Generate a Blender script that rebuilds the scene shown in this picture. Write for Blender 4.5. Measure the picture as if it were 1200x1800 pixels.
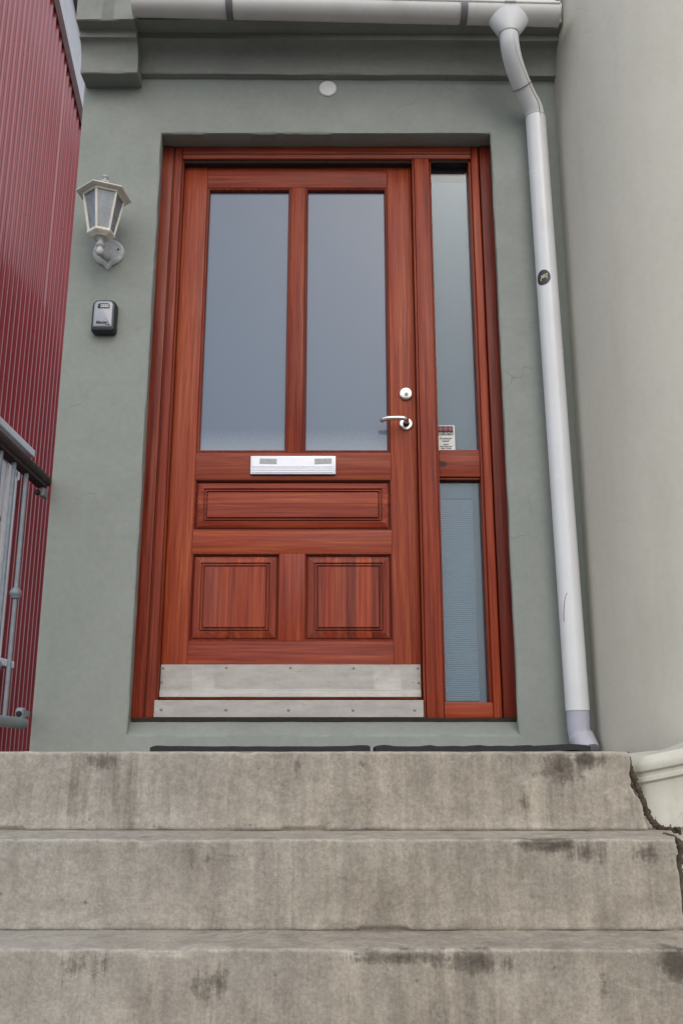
import bpy, bmesh, math, random
from mathutils import Vector, Matrix, noise
R = math.radians
random.seed(7)
sc = bpy.context.scene
for o in list(bpy.data.objects): bpy.data.objects.remove(o)
COL = sc.collection

# ------------------------------------------------------------------ camera
cam = bpy.data.cameras.new('camera'); cam_o = bpy.data.objects.new('camera', cam); COL.objects.link(cam_o)
cam_o.location = (0, -3.31, -0.006); cam_o.rotation_euler = (R(90 + 14.733), 0, 0)
cam.sensor_fit = 'VERTICAL'; cam.sensor_height = 24; cam.lens = 21.6
cam.clip_start = 0.02; cam.clip_end = 2000
sc.camera = cam_o

# ------------------------------------------------------------------ sky, sun, exposure
SUN_EL, SUN_AZ = 40, -14          # azimuth from straight in front of the facade, minus = from the left
w = bpy.data.worlds.new('World'); sc.world = w; w.use_nodes = True
nt = w.node_tree; nt.nodes.clear()
wo = nt.nodes.new('ShaderNodeOutputWorld'); bg = nt.nodes.new('ShaderNodeBackground')
sky = nt.nodes.new('ShaderNodeTexSky'); sky.sky_type = 'NISHITA'; sky.sun_disc = False
sky.sun_elevation = R(SUN_EL); sky.sun_rotation = R(180 + SUN_AZ)
sky.air_density = 1.0; sky.dust_density = 6.0; sky.ozone_density = 1.0
hs = nt.nodes.new('ShaderNodeHueSaturation'); hs.inputs['Saturation'].default_value = 0.8
nt.links.new(sky.outputs[0], hs.inputs['Color'])
# closed cloud cover in front of the clear sky, softly uneven all round
tcw = nt.nodes.new('ShaderNodeTexCoord'); cn = nt.nodes.new('ShaderNodeTexNoise'); cn.inputs['Scale'].default_value = 2.2; cn.inputs['Detail'].default_value = 5
nt.links.new(tcw.outputs['Generated'], cn.inputs['Vector'])
cr_ = nt.nodes.new('ShaderNodeMix'); cr_.data_type = 'RGBA'; cr_.inputs[6].default_value = (3.5, 4.0, 4.7, 1); cr_.inputs[7].default_value = (4.5, 4.95, 5.55, 1)
nt.links.new(cn.outputs[0], cr_.inputs[0])
cm = nt.nodes.new('ShaderNodeMix'); cm.data_type = 'RGBA'; cm.inputs[0].default_value = 0.7
nt.links.new(hs.outputs[0], cm.inputs[6]); nt.links.new(cr_.outputs[2], cm.inputs[7]); nt.links.new(cm.outputs[2], bg.inputs[0])
bg.inputs[1].default_value = 0.15
nt.links.new(bg.outputs[0], wo.inputs[0])
sun = bpy.data.lights.new('sun', 'SUN'); sun.energy = 0.5; sun.angle = R(100); sun.color = (1, 0.985, 0.96)
so = bpy.data.objects.new('sun', sun); COL.objects.link(so); so.location = (-2, -8, 10)
d_ = Vector((math.sin(R(SUN_AZ)) * math.cos(R(SUN_EL)), -math.cos(R(SUN_AZ)) * math.cos(R(SUN_EL)), math.sin(R(SUN_EL))))
so.rotation_euler = d_.to_track_quat('Z', 'Y').to_euler()
vs = sc.view_settings; vs.view_transform = 'Standard'; vs.look = 'None'; vs.exposure = 0.52; vs.gamma = 1; vs.use_curve_mapping = False
sc.render.engine = 'CYCLES'; sc.cycles.use_denoising = True
sc.cycles.max_bounces = 8

# ------------------------------------------------------------------ material helpers
class N:
    def __init__(s, name):
        s.m = bpy.data.materials.new(name); s.m.use_nodes = True; s.t = s.m.node_tree
        s.b = s.t.nodes['Principled BSDF']; s.out = s.t.nodes['Material Output']
        s.tc = s.t.nodes.new('ShaderNodeTexCoord')
    def n(s, kind, **kw):
        x = s.t.nodes.new('ShaderNode' + kind)
        for k, v in kw.items(): setattr(x, k, v)
        return x
    def l(s, a, b): s.t.links.new(a, b)
    def val(s, sock, v):
        if hasattr(v, 'links') or isinstance(v, bpy.types.NodeSocket): s.l(v, sock)
        else: sock.default_value = v
    def coords(s, scale=(1, 1, 1), src='Object', loc=None, add=None):
        mp = s.n('Mapping'); mp.inputs['Scale'].default_value = scale
        if loc: mp.inputs['Location'].default_value = loc
        o = s.tc.outputs[src]
        if add is not None:
            a = s.n('VectorMath', operation='ADD'); s.l(o, a.inputs[0]); s.l(add, a.inputs[1]); o = a.outputs[0]
        s.l(o, mp.inputs[0]); return mp.outputs[0]
    def noise(s, vec, scale=5, detail=4, rough=.55, dist=0, out=0):
        x = s.n('TexNoise'); s.l(vec, x.inputs['Vector']); x.inputs['Scale'].default_value = scale
        x.inputs['Detail'].default_value = detail; x.inputs['Roughness'].default_value = rough
        x.inputs['Distortion'].default_value = dist; return x.outputs[out]
    def ramp(s, fac, stops, interp='LINEAR'):
        x = s.n('ValToRGB'); s.l(fac, x.inputs[0]); e = x.color_ramp.elements; x.color_ramp.interpolation = interp
        while len(e) < len(stops): e.new(0.5)
        for el, (p, c) in zip(e, stops):
            el.position = p; el.color = (c, c, c, 1) if isinstance(c, (int, float)) else (*c, 1)
        return x.outputs[0]
    def mix(s, fac, a, b, mode='MIX'):
        x = s.n('Mix', data_type='RGBA', blend_type=mode)
        s.val(x.inputs[0], fac)
        for sock, v in ((x.inputs[6], a), (x.inputs[7], b)):
            if isinstance(v, bpy.types.NodeSocket): s.l(v, sock)
            else: sock.default_value = (*v, 1) if len(v) == 3 else v
        return x.outputs[2]
    def math(s, op, a, b=0.0, clamp=False):
        x = s.n('Math', operation=op, use_clamp=clamp); s.val(x.inputs[0], a); s.val(x.inputs[1], b); return x.outputs[0]
    def sep(s, vec):
        x = s.n('SeparateXYZ'); s.l(vec, x.inputs[0]); return x.outputs
    def bump(s, h, strength=.3, dist=.01, prev=None):
        x = s.n('Bump'); x.inputs['Strength'].default_value = strength; x.inputs['Distance'].default_value = dist
        s.l(h, x.inputs['Height'])
        if prev is not None: s.l(prev, x.inputs['Normal'])
        return x.outputs[0]
    def patch(s, cx, cy, cz, rx, ry, rz, soft=1.0):
        """soft ellipsoid mask (1 inside, 0 outside) around a point in object space"""
        v = s.n('VectorMath', operation='SUBTRACT'); s.l(s.tc.outputs['Object'], v.inputs[0]); v.inputs[1].default_value = (cx, cy, cz)
        d = s.n('VectorMath', operation='DIVIDE'); s.l(v.outputs[0], d.inputs[0]); d.inputs[1].default_value = (rx, ry, rz)
        ln = s.n('VectorMath', operation='LENGTH'); s.l(d.outputs[0], ln.inputs[0])
        return s.math('SUBTRACT', 1.0, ln.outputs['Value'], True)

def plain(name, col, rough=.5, metal=0.0, var=.12, scale=18, bump=.0, coat=0.0, grime=None, spec=.5):
    n = N(name)
    v = n.coords()
    f = n.noise(v, scale, 5, .6)
    lo = tuple(c * (1 - var) for c in col); hi = tuple(min(1, c * (1 + var)) for c in col)
    c = n.ramp(f, [(.3, lo), (.7, hi)])
    if grime:
        g = n.ramp(n.noise(n.coords((1, 1, .35)), scale * .7, 6, .65), [(.56, 0.0), (.75, 1.0)])
        c = n.mix(n.math('MULTIPLY', g, grime[1]), c, grime[0])
    n.l(c, n.b.inputs['Base Color'])
    n.b.inputs['Metallic'].default_value = metal
    n.l(n.ramp(n.noise(v, scale * 2.3, 4), [(.3, max(0, rough - .08)), (.7, min(1, rough + .08))]), n.b.inputs['Roughness'])
    n.b.inputs['Specular IOR Level'].default_value = spec; n.b.inputs['Coat Weight'].default_value = coat; n.b.inputs['Coat Roughness'].default_value = .12
    if bump: n.l(n.bump(n.noise(v, scale * 6, 5, .6), bump, .004), n.b.inputs['Normal'])
    return n.m

def plaster(name, col, rough=.62, crack=.35, mott=.07, trowel=(1, 1, 1), dirt=None, relief=.22):
    n = N(name); v = n.coords()
    big = n.noise(n.coords(trowel), 2.2, 4, .6, .4)
    fine = n.noise(v, 38, 6, .65)
    c = n.ramp(big, [(.3, tuple(x * (1 - mott) for x in col)), (.7, tuple(min(1, x * (1 + mott)) for x in col))])
    c = n.mix(.10, c, n.ramp(fine, [(.3, .08), (.7, .9)]), 'SOFT_LIGHT')
    # hairline cracks, only here and there
    wv = n.n('VectorMath', operation='ADD'); nz = n.n('TexNoise'); nz.inputs['Scale'].default_value = 5; n.l(v, nz.inputs['Vector'])
    sc_ = n.n('VectorMath', operation='SCALE'); n.l(nz.outputs['Color'], sc_.inputs[0]); sc_.inputs['Scale'].default_value = .35
    n.l(v, wv.inputs[0]); n.l(sc_.outputs[0], wv.inputs[1])
    vo = n.n('TexVoronoi', feature='DISTANCE_TO_EDGE'); vo.inputs['Scale'].default_value = 2.6; n.l(wv.outputs[0], vo.inputs['Vector'])
    line = n.ramp(vo.outputs['Distance'], [(0.0, 1.0), (.006, 0.0)])
    msk = n.ramp(n.noise(v, 3.1, 2), [(.54, 0.0), (.66, 1.0)])
    cr = n.math('MULTIPLY', line, msk)
    c = n.mix(n.math('MULTIPLY', cr, crack), c, tuple(x * .35 for x in col))
    # specks and scuffs
    vs_ = n.n('TexVoronoi'); vs_.inputs['Scale'].default_value = 26; n.l(v, vs_.inputs['Vector'])
    sp = n.math('MULTIPLY', n.ramp(vs_.outputs['Distance'], [(.03, 1.0), (.07, 0.0)]), n.ramp(n.noise(v, 6, 2), [(.6, 0.0), (.7, 1.0)]))
    c = n.mix(n.math('MULTIPLY', sp, .45), c, tuple(x * .45 for x in col))
    if dirt:
        g = n.ramp(n.noise(n.coords((6, 6, .9)), 1.6, 6, .6), [(.5, 0.0), (.78, 1.0)])
        c = n.mix(n.math('MULTIPLY', g, dirt[1]), c, dirt[0])
    n.l(c, n.b.inputs['Base Color'])
    n.l(n.ramp(n.noise(v, 9, 4), [(.3, rough - .1), (.7, rough + .1)]), n.b.inputs['Roughness'])
    b1 = n.bump(n.noise(n.coords((1, 1, 1.3)), 5, 4, .5, 0), relief, .010)
    b2 = n.bump(n.noise(v, 120, 4, .6), relief, .0018, b1)
    n.l(n.bump(n.math('MULTIPLY', cr, -1.0), .5, .002, b2), n.b.inputs['Normal'])
    return n.m

def wood(name, axis):
    """oiled reddish hardwood; the grain runs along the given axis, every board shifts its own grain"""
    n = N(name)
    oi = n.n('ObjectInfo')
    off = n.n('CombineXYZ'); k = n.math('MULTIPLY', oi.outputs['Random'], 37.0)
    for i in range(3): n.l(k, off.inputs[i])
    def sc3(a, b): return {'x': (b, a, a), 'z': (a, a, b)}[axis]
    fib = n.noise(n.coords(sc3(95, 2.4), add=off.outputs[0]), 1, 7, .62, .5)
    band = n.noise(n.coords(sc3(13, .75), add=off.outputs[0]), 1, 4, .55, 1.2)
    wav = n.noise(n.coords(sc3(26, 1.4), add=off.outputs[0]), 1, 2, .5, 2.8)
    pore = n.noise(n.coords(sc3(330, 9), add=off.outputs[0]), 1, 3, .6)
    a = n.math('ADD', n.math('MULTIPLY', fib, .60), n.math('MULTIPLY', band, .22))
    a = n.math('ADD', a, n.math('MULTIPLY', wav, .14))
    a = n.math('ADD', a, n.math('MULTIPLY', n.math('SUBTRACT', oi.outputs['Random'], .5), .10))
    c = n.ramp(a, [(.31, (.100, .012, .006)), (.43, (.215, .031, .013)), (.53, (.295, .053, .020)), (.67, (.41, .115, .038))])
    c = n.mix(n.ramp(pore, [(.60, 0.0), (.74, .55)]), c, (.05, .012, .009))
    c = n.mix(1.0, c, oi.outputs['Color'], 'MULTIPLY')
    # grey-violet varnish sheen mixed into the colour, in noise patches
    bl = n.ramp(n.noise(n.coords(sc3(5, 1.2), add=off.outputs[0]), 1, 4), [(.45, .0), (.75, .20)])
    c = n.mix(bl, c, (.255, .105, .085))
    if axis == 'x':      # one dark knot in the sidelight transom
        kn = n.math('MULTIPLY', n.patch(.452, -.005, .966, .022, .05, .016), n.ramp(n.noise(n.coords((40, 40, 60)), 1, 4), [(.3, .6), (.6, 1.6)]))
        c = n.mix(n.ramp(kn, [(.05, 0.0), (.6, .9)]), c, (.035, .014, .014))
    n.l(c, n.b.inputs['Base Color'])
    n.l(n.ramp(n.noise(n.coords(sc3(30, 3)), 1, 5), [(.3, .30), (.7, .48)]), n.b.inputs['Roughness'])
    n.b.inputs['Specular IOR Level'].default_value = .22
    b = n.bump(n.math('ADD', fib, n.math('MULTIPLY', pore, .5)), .14, .0016)
    n.l(b, n.b.inputs['Normal'])
    return n.m

def frosted(name):
    """frosted pane: milky blue-grey body under a smooth outer face, whitish bloom along the lower edge"""
    n = N(name); v = n.coords()
    c = n.ramp(n.noise(n.coords((1, 1, .5)), 2.0, 3), [(.3, (.045, .088, .155)), (.7, (.054, .100, .175))])
    z = n.sep(n.tc.outputs['Object'])[2]
    edge = n.ramp(n.math('ADD', n.math('MULTIPLY', z, 6.0), n.math('MULTIPLY', n.noise(v, 90, 6, .75), .5)), [(.25, 1.0), (.85, 0.0)])
    c = n.mix(n.math('MULTIPLY', edge, .38), c, (.42, .47, .52))
    n.l(c, n.b.inputs['Base Color'])
    n.b.inputs['Roughness'].default_value = .42
    n.b.inputs['Coat Weight'].default_value = 1.0; n.b.inputs['Coat Roughness'].default_value = .025
    n.l(n.bump(n.noise(v, 3, 2), .02, .004), n.b.inputs['Coat Normal'])
    return n.m

def clear_glass(name, tint=(.84, .92, .96), milk=.03):
    n = N(name); n.t.nodes.remove(n.b)
    tr = n.n('BsdfTransparent'); tr.inputs[0].default_value = (*tint, 1)
    df = n.n('BsdfDiffuse'); df.inputs[0].default_value = (.5, .55, .6, 1)
    v = n.coords()
    f = n.ramp(n.noise(n.coords((1, 1, .4)), 12, 6, .7), [(.35, milk * .5), (.8, milk * 1.8)])
    m1 = n.n('MixShader'); n.l(f, m1.inputs[0]); n.l(tr.outputs[0], m1.inputs[1]); n.l(df.outputs[0], m1.inputs[2])
    gl = n.n('BsdfGlossy'); gl.inputs['Roughness'].default_value = .02
    fr = n.n('Fresnel'); fr.inputs[0].default_value = 1.5
    m2 = n.n('MixShader'); n.l(fr.outputs[0], m2.inputs[0]); n.l(m1.outputs[0], m2.inputs[1]); n.l(gl.outputs[0], m2.inputs[2])
    n.l(m2.outputs[0], n.out.inputs[0])
    return n.m

def concrete(name):
    n = N(name); v = n.coords()
    big = n.noise(n.coords((1, 1, 1.4)), 3.2, 6, .62, .7)
    mid = n.noise(v, 11, 7, .68, .5)
    grit = n.noise(v, 140, 5, .7)
    c = n.ramp(big, [(.25, (.268, .233, .186)), (.50, (.322, .285, .233)), (.75, (.378, .340, .284))])
    c = n.mix(.34, c, n.ramp(mid, [(.30, (.22, .20, .18)), (.5, (.5, .5, .5)), (.72, (.78, .76, .73))]), 'OVERLAY')
    tr_ = n.noise(n.coords((30, 30, 4)), 1, 7, .7, .2)
    c = n.mix(.50, c, n.ramp(tr_, [(.28, .22), (.5, .5), (.72, .78)]), 'OVERLAY')
    # greyer worn render towards the left flank
    x, y, z = n.sep(n.tc.outputs['Object'])[:3]
    lf = n.ramp(n.math('ADD', n.math('MULTIPLY', x, -.55), n.math('MULTIPLY', n.noise(v, 2.4, 4), .7)), [(.25, 0.0), (.75, .6)])
    c = n.mix(lf, c, n.ramp(mid, [(.3, (.285, .266, .235)), (.7, (.370, .348, .312))]))
    # fine vertical run marks
    st = n.noise(n.coords((34, 34, 1.6)), 1, 5, .62, .2)
    stm = n.ramp(n.noise(n.coords((2.1, 2.1, 4)), 1, 3), [(.44, 0.0), (.66, 1.0)])
    c = n.mix(n.math('MULTIPLY', n.ramp(st, [(.50, 0.0), (.70, .75)]), stm), c, (.125, .105, .085))
    # white lime scrapes
    sw = n.ramp(n.noise(n.coords((7, 7, 24)), 1, 6, .7, 1.2), [(.62, 0.0), (.74, .5)])
    c = n.mix(sw, c, (.50, .48, .44))
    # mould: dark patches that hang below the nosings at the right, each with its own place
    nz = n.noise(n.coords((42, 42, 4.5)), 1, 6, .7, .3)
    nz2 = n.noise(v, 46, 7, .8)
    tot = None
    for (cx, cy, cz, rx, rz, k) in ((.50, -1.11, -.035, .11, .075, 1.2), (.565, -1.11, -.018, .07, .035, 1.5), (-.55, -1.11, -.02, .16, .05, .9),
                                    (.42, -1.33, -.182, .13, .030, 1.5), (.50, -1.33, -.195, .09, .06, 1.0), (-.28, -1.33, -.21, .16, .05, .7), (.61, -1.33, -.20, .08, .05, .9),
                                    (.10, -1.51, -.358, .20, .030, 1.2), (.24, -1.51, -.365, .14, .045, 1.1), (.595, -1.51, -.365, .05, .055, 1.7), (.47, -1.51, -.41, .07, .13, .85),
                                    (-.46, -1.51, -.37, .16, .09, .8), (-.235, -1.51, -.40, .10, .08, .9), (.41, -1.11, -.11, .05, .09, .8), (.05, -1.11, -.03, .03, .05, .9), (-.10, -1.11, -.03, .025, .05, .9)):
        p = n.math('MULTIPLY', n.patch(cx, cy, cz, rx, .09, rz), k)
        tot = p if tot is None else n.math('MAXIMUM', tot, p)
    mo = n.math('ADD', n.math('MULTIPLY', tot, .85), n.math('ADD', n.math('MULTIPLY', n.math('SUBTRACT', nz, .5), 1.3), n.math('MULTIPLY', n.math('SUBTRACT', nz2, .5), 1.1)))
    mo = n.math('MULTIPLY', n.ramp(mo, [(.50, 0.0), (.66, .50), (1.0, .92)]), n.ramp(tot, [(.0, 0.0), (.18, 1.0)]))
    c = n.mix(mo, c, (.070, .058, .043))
    # small dark pits
    vo = n.n('TexVoronoi'); vo.inputs['Scale'].default_value = 34; n.l(v, vo.inputs['Vector'])
    pit = n.math('MULTIPLY', n.ramp(vo.outputs['Distance'], [(.07, 1.0), (.16, 0.0)]), n.ramp(n.noise(v, 9, 3), [(.56, 0.0), (.68, .7)]))
    c = n.mix(pit, c, (.10, .085, .07))
    ge = n.n('NewGeometry')
    ew = n.math('MULTIPLY', n.ramp(ge.outputs['Pointiness'], [(.515, 0.0), (.56, .7)]), n.ramp(n.noise(v, 24, 5, .7), [(.35, .25), (.6, 1.0)]))
    c = n.mix(ew, c, (.47, .44, .39))
    gr2 = n.noise(v, 62, 6, .8)
    c = n.mix(.30, c, n.ramp(gr2, [(.32, .18), (.5, .5), (.68, .82)]), 'SOFT_LIGHT')
    c = n.mix(.36, c, n.ramp(grit, [(.30, .10), (.70, .90)]), 'SOFT_LIGHT')
    n.l(c, n.b.inputs['Base Color'])
    n.b.inputs['Roughness'].default_value = .86
    b1 = n.bump(mid, .42, .007)
    b2 = n.bump(grit, .55, .0022, b1)
    n.l(n.bump(n.math('MULTIPLY', pit, -1.0), .6, .004, b2), n.b.inputs['Normal'])
    return n.m

def red_paint(name):
    n = N(name); v = n.coords()
    c = n.ramp(n.noise(n.coords((1, 3, .5)), 3, 5), [(.3, (.33, .022, .030)), (.7, (.39, .036, .044))])
    fade = n.ramp(n.noise(n.coords((1, 9, .5)), 1.3, 6, .7), [(.50, 0.0), (.80, .35)])
    c = n.mix(fade, c, (.37, .09, .105))
    fl = n.ramp(n.noise(n.coords((1, 40, 7)), 1.4, 5, .7), [(.68, 0.0), (.74, .6)])
    c = n.mix(fl, c, (.42, .17, .18))
    n.l(c, n.b.inputs['Base Color'])
    n.l(n.ramp(n.noise(v, 30, 4), [(.3, .27), (.7, .42)]), n.b.inputs['Roughness'])
    n.l(n.bump(n.noise(v, 60, 4), .06, .003), n.b.inputs['Normal'])
    n.b.inputs['Coat Weight'].default_value = 1.0; n.b.inputs['Coat Roughness'].default_value = .09; n.b.inputs['Coat IOR'].default_value = 1.65
    return n.m

def brushed(name, col=(.62, .60, .58), rough=.38, rust=.5, metal=.85):
    n = N(name); v = n.coords()
    c = n.ramp(n.noise(n.coords((3, 3, 12)), 3, 6, .65), [(.3, tuple(x * .82 for x in col)), (.7, tuple(min(1, x * 1.1) for x in col))])
    sp = n.ramp(n.noise(n.coords((1, 1, 2.2)), 26, 7, .8), [(.58, 0.0), (.74, rust)])
    c = n.mix(sp, c, (.24, .15, .085))
    n.l(c, n.b.inputs['Base Color'])
    n.l(n.math('SUBTRACT', metal, n.math('MULTIPLY', sp, .7), True), n.b.inputs['Metallic'])
    n.l(n.ramp(n.noise(v, 40, 6, .7), [(.3, rough - .08), (.7, rough + .14)]), n.b.inputs['Roughness'])
    n.l(n.bump(n.noise(v, 50, 5, .7), .12, .002), n.b.inputs['Normal'])
    return n.m

M = {}
M['grey'] = plaster('grey_green_plaster', (.238, .258, .232), crack=.16, mott=.05)
M['trim'] = plaster('grey_green_trim', (.222, .232, .208), crack=.45, mott=.11)
M['cream'] = plaster('cream_plaster', (.585, .555, .475), crack=.0, mott=.035, relief=.09, dirt=((.40, .37, .31), .22))
M['plinth'] = plaster('pale_plinth_plaster', (.52, .505, .43), crack=.3, mott=.06, dirt=((.20, .19, .14), .35))
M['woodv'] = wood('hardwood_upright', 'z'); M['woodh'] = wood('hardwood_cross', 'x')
M['frost'] = frosted('frosted_glass')
M['glass'] = clear_glass('clear_glass')
M['film'] = plain('frosted_film', (.115, .165, .215), .6, var=.05, scale=3)
M['blind'] = plain('pale_blind', (.30, .37, .44), .6, var=.05, scale=4)
M['void'] = plain('dim_hallway', (.10, .095, .09), .9)
M['white'] = plain('white_gutter_paint', (.68, .67, .65), .34, var=.05, scale=9, grime=((.36, .32, .26), .28))
M['pipe'] = plain('white_pipe_paint', (.69, .70, .71), .20, var=.04, scale=7, grime=((.45, .40, .30), .30))
M['shoe'] = plain('lilac_grey_plastic', (.43, .43, .50), .5, var=.06, scale=20, grime=((.25, .23, .20), .35))
M['rust'] = plain('rusty_seam', (.16, .085, .055), .85, var=.3, scale=60)
M['strap'] = plain('grey_strap', (.17, .175, .18), .5, var=.1)
M['lampw'] = plain('weathered_white_enamel', (.76, .725, .64), .45, var=.07, scale=26, bump=.08, grime=((.36, .25, .15), .55))
M['lampz'] = plain('pitted_zinc_white', (.46, .46, .46), .6, var=.22, scale=70, bump=.3, grime=((.22, .20, .18), .5))
M['lglass'] = clear_glass('smoky_lamp_glass', (.80, .77, .70), .42)
M['bulb'] = plain('bulb_glass', (.7, .69, .65), .2, var=.02)
M['black'] = plain('black_rubber_shell', (.020, .021, .024), .48, var=.2, scale=60, bump=.1)
M['silver'] = plain('silver_face', (.30, .31, .345), .42, metal=.25, var=.05, scale=40)
M['dial'] = plain('pale_dial', (.62, .62, .62), .4, var=.03)
M['ink'] = plain('black_ink', (.012, .012, .014), .6, var=.05)
M['paper'] = plain('white_sticker', (.70, .69, .65), .5, var=.04, scale=50)
M['redink'] = plain('dull_red_ink', (.27, .06, .085), .5, var=.05)
M['yellow'] = plain('pale_yellow_ink', (.72, .66, .36), .5, var=.05)
M['navy'] = plain('dark_sticker', (.030, .030, .042), .42, var=.2, scale=90)
M['steel'] = brushed('worn_sheet_metal', (.40, .378, .352), .50, .9, .3)
M['chrome'] = brushed('satin_nickel', (.72, .69, .65), .24, .12, .95)
M['alu'] = plain('pale_anodised_plate', (.80, .81, .87), .33, metal=.15, var=.04, scale=20)
M['patch'] = plain('grey_tape', (.40, .41, .41), .6, var=.18, scale=90)
M['screw'] = brushed('screw_metal', (.30, .25, .20), .5, .8, .6)
M['galv'] = brushed('galvanised_steel', (.23, .255, .275), .55, .12, .4)
M['darkrail'] = plain('dark_brown_rail', (.030, .019, .018), .62, var=.3, scale=25, bump=.1, grime=((.08, .055, .05), .4), spec=.2)
M['mat'] = plain('black_rubber_mat', (.014, .0135, .016), .72, var=.3, scale=80, bump=.4)
M['conc'] = concrete('weathered_concrete')
M['red'] = red_paint('red_sheet_paint')
M['wtrim'] = plain('white_timber_paint', (.74, .71, .72), .5, var=.07, scale=10, bump=.05, grime=((.35, .30, .26), .4))
M['roofm'] = plain('dark_roof_sheet', (.10, .10, .105), .5, var=.15)
M['moss'] = plain('moss_and_crumbs', (.075, .056, .038), .95, var=.55, scale=90, bump=.5)
M['asphalt'] = plain('asphalt', (.055, .054, .052), .9, var=.25, scale=30, bump=.5)
M['dark'] = plain('shade_strip_and_sealant', (.018, .014, .012), .9)  # near-black: sealant and handle collar, also strips that stand in for shade

# ------------------------------------------------------------------ object helpers
def label(o, text, cat, group=None):
    o['label'] = text; o['category'] = cat
    if group: o['group'] = group
    return o
def thing(name, text, cat, loc=(0, 0, 0), group=None):
    o = bpy.data.objects.new(name, None); COL.objects.link(o); o.location = loc; o.empty_display_size = .05
    return label(o, text, cat, group)
def base_of(p):
    return p.location.copy() if p.parent is None else base_of(p.parent) + p.location
def ob(name, bm, mat, parent=None, smooth=False, col=None, loc=None):
    """link a bmesh given in world coordinates; loc = where its own origin should be (world)"""
    b = base_of(parent) if parent else Vector((0, 0, 0))
    org = Vector(loc) if loc is not None else b
    bmesh.ops.translate(bm, verts=bm.verts, vec=-org)
    me = bpy.data.meshes.new(name); bmesh.ops.recalc_face_normals(bm, faces=bm.faces); bm.to_mesh(me); bm.free()
    for m in (mat if isinstance(mat, (list, tuple)) else [mat]): me.materials.append(M[m] if isinstance(m, str) else m)
    if smooth:
        for p in me.polygons: p.use_smooth = True
        if smooth != True:
            me.set_sharp_from_angle(angle=R(smooth))
    o = bpy.data.objects.new(name, me); COL.objects.link(o)
    o.location = org - b if parent else org
    if parent: o.parent = parent
    if col: o.color = (*col, 1)
    return o
def box(x0, x1, y0, y1, z0, z1, bev=0.0, seg=2, bm=None):
    b = bmesh.new()
    bmesh.ops.create_cube(b, size=1)
    for v in b.verts: v.co = Vector(((x0 + x1) / 2 + v.co.x * (x1 - x0), (y0 + y1) / 2 + v.co.y * (y1 - y0), (z0 + z1) / 2 + v.co.z * (z1 - z0)))
    if bev: bmesh.ops.bevel(b, geom=list(b.edges), offset=bev, segments=seg, profile=.5, affect='EDGES')
    if bm is not None: return join(bm, b)
    return b
def join(bm, other):
    me = bpy.data.meshes.new('tmp'); other.to_mesh(me); other.free(); bm.from_mesh(me); bpy.data.meshes.remove(me); return bm
def tube(pts, r, seg=14, cap=True, bm=None):
    """round tube along points; r a number or list"""
    b = bm if bm is not None else bmesh.new(); pts = [Vector(p) for p in pts]; rings = []
    up = None
    for i, p in enumerate(pts):
        t = (pts[min(i + 1, len(pts) - 1)] - pts[max(i - 1, 0)]).normalized()
        if up is None: up = Vector((0, 0, 1)) if abs(t.z) < .9 else Vector((1, 0, 0))
        a = (up - t * up.dot(t)).normalized(); up = a; c = t.cross(a)
        rr = r[i] if isinstance(r, (list, tuple)) else r
        rings.append([b.verts.new(p + (a * math.cos(k * 2 * math.pi / seg) + c * math.sin(k * 2 * math.pi / seg)) * rr) for k in range(seg)])
    for q, s in zip(rings, rings[1:]):
        for k in range(seg): b.faces.new((q[k], q[(k + 1) % seg], s[(k + 1) % seg], s[k]))
    if cap: b.faces.new(rings[0]); b.faces.new(rings[-1])
    return b
def smooth_path(pts, n=6):
    out = []; P = [Vector(p) for p in pts]
    for i in range(len(P) - 1):
        p0, p1, p2, p3 = P[max(i - 1, 0)], P[i], P[i + 1], P[min(i + 2, len(P) - 1)]
        for k in range(n):
            t = k / n
            out.append(.5 * ((2 * p1) + (p2 - p0) * t + (2 * p0 - 5 * p1 + 4 * p2 - p3) * t * t + (3 * p1 - p0 - 3 * p2 + p3) * t ** 3))
    out.append(P[-1]); return out
def lathe(prof, c, axis='z', seg=24, rot=0.0):
    """prof: (radius, height) pairs round an axis through c"""
    b = bmesh.new(); rings = []
    for r, h in prof:
        ring = []
        for k in range(seg):
            a = rot + k * 2 * math.pi / seg; u, v = r * math.cos(a), r * math.sin(a)
            q = {'z': (u, v, h), 'y': (u, h, v)}[axis]; ring.append(b.verts.new(Vector(c) + Vector(q)))
        rings.append(ring)
    for q, s in zip(rings, rings[1:]):
        for k in range(seg): b.faces.new((q[k], q[(k + 1) % seg], s[(k + 1) % seg], s[k]))
    b.faces.new(rings[0]); b.faces.new(rings[-1]); return b
def extrude_x(prof, xs, jitter=None, bm=None, cap=True):
    """sweep a (y,z) profile along the x stations; jitter(x,i,y,z) -> (x,y,z)"""
    b = bm if bm is not None else bmesh.new(); rows = []
    for x in xs:
        rows.append([b.verts.new(jitter(x, i, y, z) if jitter else (x, y, z)) for i, (y, z) in enumerate(prof)])
    for q, s in zip(rows, rows[1:]):
        for i in range(len(prof) - 1): b.faces.new((q[i], q[i + 1], s[i + 1], s[i]))
    if cap: b.faces.new(rows[0]); b.faces.new(rows[-1])
    return b
def rects(x0, x1, z0, z1, prof, cap=True):
    """nested rectangles: prof = (inset, y)"""
    b = bmesh.new(); rings = []
    for i, y in prof:
        rings.append([b.verts.new(p) for p in ((x0 + i, y, z0 + i), (x1 - i, y, z0 + i), (x1 - i, y, z1 - i), (x0 + i, y, z1 - i))])
    for q, s in zip(rings, rings[1:]):
        for k in range(4): b.faces.new((q[k], q[(k + 1) % 4], s[(k + 1) % 4], s[k]))
    if cap: b.faces.new(rings[-1])
    return b
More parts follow.
